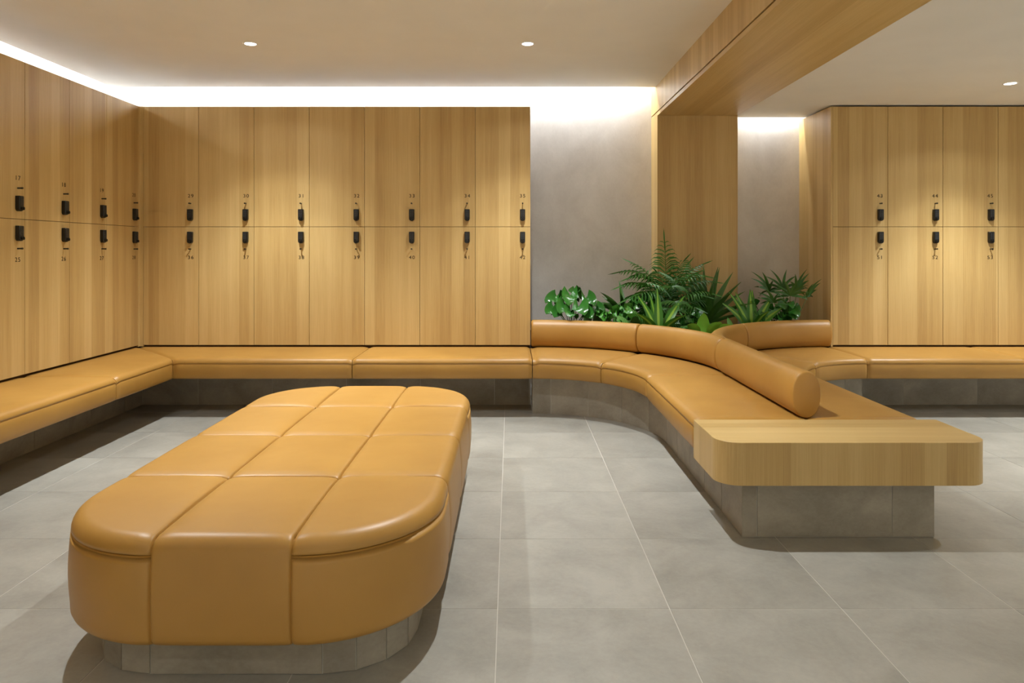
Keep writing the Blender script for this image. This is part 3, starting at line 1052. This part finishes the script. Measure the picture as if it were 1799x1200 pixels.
LG = {
 'monstera': leafmat('glossy_green_leaf', (46, 102, 36), rough=0.2),
 'dracaena': leafmat('dark_strap_leaf', (60, 104, 38), rough=0.38),
 'striped': leafmat('striped_leaf', (54, 118, 32), (140, 184, 66), 'center', 0.3),
 'palm': leafmat('palm_leaflet', (54, 110, 36), rough=0.4),
 'fan': leafmat('fan_palm_leaf', (52, 100, 38), rough=0.4),
 'pothos': leafmat('pothos_leaf', (64, 126, 42), rough=0.28),
 'calathea': leafmat('veined_leaf', (70, 136, 52), (156, 194, 108), 'veins', 0.35),
 'rubber': leafmat('broad_light_leaf', (116, 184, 62), rough=0.3),
 'stem': plain('plant_stem', (80, 98, 44), 0.6, 0.3),
}
CAMDIR = Vector((0, 1, 0)); FACE = 0.72      # leaf blades are biased to face the camera
def leaf(name, parent, base, az, el, length, width, bend, mat, shape='lance', fold=0.25, n=9, stem=None, twist=0.0, face=None):
    """blade growing from base; az heading, el start elevation, bend = total downward turn (deg)"""
    p = Vector(base)
    rows, uvs = [], []
    az_, el_ = R(az), R(el)
    step = length / n
    def wprof(t):
        if shape == 'lance': return (math.sin(PI * min(1, t ** 0.75)) ** 0.9) * (1 - 0.25 * t) + (.16 if t < .1 else 0)
        if shape == 'strap': return min(1, .35 + t * 3) * (1 - max(0, (t - .45) / .55) ** 1.7)
        if shape == 'heart': return max(0.0, (1 - t) ** .62) * (min(1, (t + .02) / .16) ** .5) * 1.08
        if shape == 'oval': return math.sin(PI * t ** .85) ** .75
        return 1 - t
    vs, fs = [], []
    for i in range(n + 1):
        t = i / n
        e = el_ - R(bend) * t
        d = Vector((math.cos(e) * math.cos(az_), math.cos(e) * math.sin(az_), math.sin(e)))
        side = Vector((-math.sin(az_), math.cos(az_), 0))
        up = side.cross(d); up = -up if up.z < 0 and abs(e) < PI / 2 else up
        tw = R(twist) * t
        cv = d.cross(CAMDIR)
        if cv.length > .05:
            cv.normalize()
            if cv.dot(side) < 0: cv = -cv
            k = FACE * min(1, cv.length)
            side = (side * (1 - k) + cv * k); side = (side - d * side.dot(d)).normalized()
        up = side.cross(d)
        if up.z < 0: up = -up
        s2 = side * math.cos(tw) + up * math.sin(tw); u2 = up * math.cos(tw) - side * math.sin(tw)
        w = width * .5 * max(0.0, wprof(t))
        w = max(w, width * .012)
        for q in (-1, -.5, 0, .5, 1):
            wav = .03 * width * math.sin(9 * t + q * 2)
            vs.append(p + s2 * (w * q) + u2 * (abs(q) * w * fold + wav * abs(q))); uvs.append((.5 + q * .5, t))
        p = p + d * step
    for i in range(n):
        for j in range(4):
            a = i * 5 + j
            fs.append((a, a + 1, a + 6, a + 5))
    if stem is not None:
        # petiole from stem point to the blade base
        q0, q1 = Vector(stem), Vector(base)
        b0 = len(vs)
        dd = (q1 - q0); a1 = dd.orthogonal().normalized() * .0035; a2 = dd.normalized().cross(a1)
        mid = (q0 + q1) / 2 + Vector((0, 0, .02))
        for c in (q0, mid, q1):
            for v in (a1, a2, -a1, -a2): vs.append(c + v); uvs.append((.9, .5))
        for i in range(2):
            for j in range(4):
                fs.append((b0 + i * 4 + j, b0 + i * 4 + (j + 1) % 4, b0 + i * 4 + 4 + (j + 1) % 4, b0 + i * 4 + 4 + j))
    return obj(name, mesh(name, vs, fs, mat, True, uvs=uvs), parent)

def plant(name, x, y, label, cat='plant', group=None):
    e = empty(name, (x, y, SOIL)); tag(e, label, cat, group); return e
def stemobj(parent, p0, p1, r):
    MB().tube(p0, p1, r, r * .7, 8).build('stem', LG['stem'], parent, True)

def px(x, Y): return (x - 897) * Y / FPX
def pz(y, Y): return CAM_H - (y - 440) * Y / FPX

rnd = random.Random(11)
# --- glossy split-leaf plant by the left lockers
Y0 = 6.2
e = plant('monstera', px(1003, Y0), Y0, 'low glossy plant with broad rounded leaves nearest locker 42')
b0 = Vector((px(1005, Y0), Y0, SOIL))
for (tx, ty, az, el, ln, wd, bd, dy) in ((976, 545, 222, 10, .10, .12, 60, -.10), (986, 528, 205, 30, .14, .12, 90, .02), (1004, 524, 258, 25, .18, .17, 95, -.04), (1024, 530, 300, 30, .15, .14, 90, -.06),
        (996, 538, 240, 8, .13, .14, 70, -.14), (1036, 544, 325, 20, .13, .12, 85, -.06), (1014, 540, 288, 8, .14, .15, 70, -.18), (984, 550, 240, 5, .10, .12, 50, -.14), (1012, 522, 80, 30, .14, .13, 60, .08), (1003, 550, 262, 5, .10, .13, 50, -.2), (1026, 552, 300, 5, .10, .12, 50, -.2)):
    bp_ = Vector((px(tx, Y0 + dy), Y0 + dy, pz(ty - 2, Y0 + dy)))
    leaf('leaf', e, bp_, az, el, ln * 1.28, wd * 1.32, bd, LG['monstera'], 'heart', .18, 9, stem=b0)
for (bx, tz, az, el, ln, wd) in ((1031, 519, 100, 86, .20, .085), (1042, 530, 20, 78, .17, .06), (1051, 532, 10, 84, .16, .07)):
    leaf('leaf', e, (px(bx, Y0), Y0 - .08, SOIL + .08), az, el, pz(tz, Y0) - SOIL - .08, wd, 10, LG['dracaena'], 'lance', .2, 8, stem=(px(bx - 6, Y0), Y0, SOIL))
# --- arching dracaena
Y0 = 6.25
e = plant('dracaena', px(1098, Y0), Y0, 'arching dark green dracaena between the glossy plant and the palm')
c = Vector((px(1097, Y0), Y0, SOIL + .10))
stemobj(e, (c.x, c.y, SOIL - .01), c, .008)
for (az, el, ln, bd) in ((182, 72, .36, 45), (195, 60, .38, 80), (170, 55, .34, 70), (215, 70, .34, 60), (250, 76, .32, 40), (280, 70, .33, 60), (330, 72, .30, 55), (350, 62, .30, 70), (20, 76, .36, 50), (100, 80, .38, 30), (140, 70, .36, 50), (230, 50, .3, 70)):
    leaf('leaf', e, c + Vector((0, 0, rnd.uniform(-.03, .05))), az, el, ln, .056, bd, LG['dracaena'], 'lance', .25)
# --- pothos below
def pothos(name, cx, cy, spread, zlo, zhi, count, label, seed, mat='pothos', size=.085):
    e = plant(name, cx, cy, label)
    rr = random.Random(seed)
    for i in range(count):
        a = rr.uniform(0, 360); rad = spread * math.sqrt(rr.random())
        b = Vector((cx + rad * math.cos(R(a)), cy + .5 * rad * math.sin(R(a)), rr.uniform(zlo, zhi)))
        s = size * rr.uniform(.75, 1.25)
        leaf('leaf', e, b, rr.uniform(210, 330), rr.uniform(0, 50), s * 1.25, s, rr.uniform(50, 95), LG[mat], 'heart', .18, 7, stem=(cx + .3 * (b.x - cx), cy + .3 * (b.y - cy), SOIL))
    return e
pothos('pothos', px(1075, 6.05), 6.05, .16, .56, .76, 20, 'low bright pothos in front of the arching dracaena', 3)
pothos('pothos', px(1138, 6.05), 6.12, .20, .56, .84, 44, 'dense small leaved plant under the tall palm', 5, 'monstera', .075)
pothos('pothos', px(1205, 5.85), 5.9, .20, .55, .74, 30, 'low leafy pothos filling the planter right of the palm', 9, 'monstera', .095)
pothos('pothos', px(1370, 5.98), 6.05, .20, .58, .80, 34, 'low leafy pothos under the fan palm on the right', 13, 'monstera', .085)
# --- veined calathea leaves
Y0 = 5.95
e = plant('calathea', px(1118, Y0), Y0, 'calathea with broad pale veined leaves in front of the palm')
for (bx, az, el, ln, wd, bd) in ((1128, 175, 78, .26, .085, 50), (1136, 200, 66, .26, .08, 60), (1118, 250, 70, .22, .08, 60), (1142, 310, 66, .22, .075, 60), (1106, 160, 70, .2, .075, 60)):
    leaf('leaf', e, (px(bx, Y0), Y0, SOIL + .06), az, el, ln, wd, bd, LG['calathea'], 'oval', .2, 9, stem=(px(1122, Y0), Y0, SOIL))
# --- tall parlour palm
Y0 = 6.12
e = plant('parlour_palm', px(1170, Y0), Y0, 'tall feathery parlour palm in front of the oak pillar')
def frond(parent, base, az, el, ln, bend, lw, mat, n=14, leaf_len=.13, lean=0.0):
    p = Vector(base); vs, fs, uvs = [], [], []
    pts = []
    for i in range(n + 1):
        t = i / n
        e_ = R(el - bend * t ** 1.3)
        d = Vector((math.cos(e_) * math.cos(R(az)), math.cos(e_) * math.sin(R(az)), math.sin(e_)))
        pts.append((p.copy(), d)); p = p + d * (ln / n)
    side = Vector((-math.sin(R(az)), math.cos(R(az)), 0))
    def ribbon(a, b, c, w):
        b0 = len(vs)
        d1 = (c - a).normalized(); up = Vector((0, 0, 1)); sd = d1.cross(up)
        sd = sd.normalized() if sd.length > 1e-3 else side
        cv = d1.cross(CAMDIR)
        if cv.length > .05:
            cv.normalize()
            if cv.dot(sd) < 0: cv = -cv
            sd = (sd * .35 + cv * .65).normalized()
        nn = sd.cross(d1)
        for q, ww in ((a, .35), (a.lerp(b, .6), 1.0), (b.lerp(c, .35), .85), (c, .05)):
            vs.append(q - sd * w * ww); uvs.append((0, .5)); vs.append(q - nn * w * ww * .25); uvs.append((.5, .5)); vs.append(q + sd * w * ww); uvs.append((1, .5))
        for k in range(3):
            for j in range(2):
                a_ = b0 + k * 3 + j; fs.append((a_, a_ + 1, a_ + 4, a_ + 3))
    for i in range(n):
        (a, _), (b, _) = pts[i], pts[i + 1]
        b0 = len(vs)
        r_ = .0035 * (1 - .7 * i / n)
        up = Vector((0, 0, 1))
        for c in (a, b):
            for v in (side * r_, up * r_, -side * r_, -up * r_): vs.append(c + v); uvs.append((.9, .5))
        for j in range(4): fs.append((b0 + j, b0 + (j + 1) % 4, b0 + 4 + (j + 1) % 4, b0 + 4 + j))
    for i in range(int(n * .28), n + 1):
        t = i / n
        a, d = pts[i]
        L_ = leaf_len * (math.sin(PI * (.25 + .68 * (t - .28) / .72)) * .95 + .15)
        for sg in (-1, 1):
            o = (side * sg * .86 + d * .55 + Vector((0, 0, .18))).normalized()
            c1 = a + o * L_ * .5; c2 = a + o * L_ * .9 + Vector((0, 0, -.50 * L_))
            ribbon(a, c1, c2, lw * (.7 + .5 * math.sin(PI * t)))
    ribbon(pts[-1][0], pts[-1][0] + pts[-1][1] * leaf_len * .35, pts[-1][0] + pts[-1][1] * leaf_len * .7, lw)
    m = mesh('frond', vs, fs, mat, True, uvs=uvs)
    return obj('frond', m, parent)
bx, by = px(1172, Y0), Y0
for k, (dx, dy) in enumerate(((-.03, 0), (.0, -.03), (.035, .0))):
    stemobj(e, (bx + dx, by + dy, SOIL - .01), (bx + dx * 1.6, by + dy, SOIL + .36), .008)
# (azimuth, elevation, length, bend, base height)
for az, el, ln, bd, bz in ((178, 82, .62, 95, .28), (190, 74, .56, 95, .24), (200, 66, .50, 90, .18), (172, 62, .46, 90, .14), (90, 86, .68, 10, .26), (250, 86, .60, 18, .26), (10, 80, .66, 60, .26), (350, 76, .62, 85, .24), (335, 70, .56, 85, .20),
        (5, 64, .50, 80, .16), (225, 74, .52, 70, .2), (300, 76, .56, 60, .22), (270, 64, .44, 80, .16), (150, 82, .60, 60, .24), (30, 84, .62, 45, .22), (210, 56, .40, 80, .08), (320, 56, .42, 80, .08), (255, 50, .36, 70, .04), (185, 50, .38, 70, .04), (358, 52, .38, 70, .05),
        (240, 80, .50, 60, .26), (290, 82, .54, 50, .30), (265, 72, .46, 80, .26), (215, 68, .44, 80, .22), (325, 66, .46, 80, .24), (195, 80, .50, 100, .34), (345, 82, .52, 95, .36), (275, 60, .40, 80, .12), (235, 62, .40, 80, .12), (305, 62, .40, 80, .14)):
    frond(e, (bx + .02 * math.cos(R(az)), by + .02 * math.sin(R(az)), SOIL + bz * .8), az, el, ln * (.78 if (az < 45 or az > 315) else .9), bd, .0060, LG['palm'], 14, .20)
# --- striped dracaena in front of the palm
def rosette(name, cx, cy, label, leaves, mat, shape='lance', z0=.06, fold=.25):
    e = plant(name, cx, cy, label)
    for az, el, ln, wd, bd in leaves:
        leaf('leaf', e, (cx + .012 * math.cos(R(az)), cy + .012 * math.sin(R(az)), SOIL + z0), az, el, ln, wd, bd, mat, shape, fold, 10)
    stemobj(e, (cx, cy, SOIL - .01), (cx, cy, SOIL + z0 + .03), .010)
    return e
rosette('striped_dracaena', px(1158, 5.74), 5.74, 'dracaena with lime striped leaves in front of the tall palm',
        [(95, 86, .38, .085, 6), (20, 62, .40, .080, 18), (160, 72, .36, .070, 20), (205, 60, .28, .07, 40), (330, 58, .28, .07, 40), (120, 78, .34, .07, 12)], LG['striped'])
rosette('striped_dracaena', px(1321, 6.0), 6.0, 'dracaena with lime striped leaves right of the pillar behind the backrest',
        [(88, 87, .36, .10, 8), (70, 74, .38, .09, 15), (170, 72, .38, .08, 22), (180, 58, .36, .075, 30), (10, 66, .36, .085, 16), (0, 50, .35, .08, 25), (300, 66, .26, .07, 40), (140, 76, .36, .075, 18)], LG['striped'])
# --- dark yucca
rosette('yucca', px(1240, 6.1), 6.12, 'spiky dark green yucca in front of the right edge of the pillar',
        [(182, 68, .50, .058, 12), (175, 76, .52, .062, 10), (165, 82, .50, .062, 8), (230, 80, .48, .062, 10), (85, 86, .52, .064, 6), (320, 82, .52, .064, 8), (10, 80, .52, .062, 8), (0, 70, .52, .060, 14), (350, 62, .48, .058, 20), (5, 54, .46, .050, 30), (340, 46, .44, .050, 40), (190, 54, .40, .050, 30), (270, 70, .42, .058, 25), (300, 60, .42, .058, 30), (15, 40, .42, .038, 40), (345, 30, .38, .036, 30)], LG['dracaena'], 'lance', .10)
# --- fan palm on the right
Y0 = 6.15
e = plant('fan_palm', px(1385, Y0), Y0, 'wide fan palm with narrow finger leaves beside the right lockers')
cx = px(1385, Y0)
def fan(parent, base, tip, count, ln, spread, mat):
    q0, q1 = Vector(base), Vector(tip)
    d = (q1 - q0).normalized()
    az = math.degrees(math.atan2(d.y, d.x)); el = math.degrees(math.asin(max(-1, min(1, d.z))))
    vs = []
    part = MB().tube(q0, q1, .004, .003, 6).build('stalk', LG['stem'], parent, True)
    for i in range(count):
        f = (i / (count - 1) - .5)
        l2 = ln * (1 - .5 * abs(f))
        # fan in the plane spanned by heading and its side
        a = f * spread
        side = Vector((-math.sin(R(az)), math.cos(R(az)), 0))
        dd = (d * math.cos(R(a)) + side * math.sin(R(a)) + Vector((0, 0, .15))).normalized()
        az2 = math.degrees(math.atan2(dd.y, dd.x)); el2 = math.degrees(math.asin(dd.z))
        leaf('leaflet', part, q1, az2, el2, l2, .026, 38, mat, 'lance', .3, 7)
for (tx, ty, dy, n_, ln, sp) in ((1352, 512, -.05, 8, .24, 200), (1375, 508, .10, 8, .22, 190), (1400, 512, -.06, 9, .22, 200), (1418, 522, -.10, 7, .20, 170), (1388, 520, -.16, 8, .20, 190), (1360, 532, -.16, 7, .18, 180)):
    Yt = Y0 + dy
    fan(e, (cx, Y0, SOIL - .005), (px(tx, Yt), Yt, pz(ty, Yt)), n_, ln, sp, LG['fan'])
# --- light green broad leaves in front
Y0 = 5.62
e = plant('rubber_plant', px(1236, Y0), Y0, 'small plant with broad light green leaves where the two backrests meet')
for (bx, az, el, ln, wd, bd) in ((1236, 265, 96, .19, .10, 26), (1244, 330, 68, .16, .08, 50), (1252, 350, 50, .17, .075, 40), (1228, 200, 62, .15, .08, 50), (1240, 90, 75, .17, .08, 30)):
    leaf('leaf', e, (px(bx, Y0), Y0, SOIL + .07), az, el, ln, wd, bd, LG['rubber'], 'oval', .22, 8, stem=(px(1238, Y0), Y0, SOIL))
Y0 = 5.75
e = plant('peace_lily', px(1290, Y0), Y0, 'small grey green leaves standing behind the right backrest roll')
for (bx, az, el, ln, wd, bd) in ((1286, 120, 80, .15, .055, 20), (1296, 20, 60, .14, .05, 40), (1284, 190, 62, .13, .05, 40), (1330, 10, 50, .10, .05, 40)):
    leaf('leaf', e, (px(bx, Y0), Y0, SOIL + .06), az, el, ln, wd, bd, LG['calathea'], 'oval', .2, 8, stem=(px(1290, Y0), Y0, SOIL))
# --- fern tufts
Y0 = 5.86
e = plant('fern', px(1190, Y0), Y0, 'small fern with arching fronds behind the backrest seam')
for az, el, ln in ((190, 66, .26), (230, 60, .24), (280, 66, .24), (330, 58, .26), (350, 72, .28), (150, 74, .28), (95, 80, .28)):
    frond(e, (px(1190, Y0), Y0, SOIL), az, el, ln, 70, .005, LG['pothos'], 12, .05)
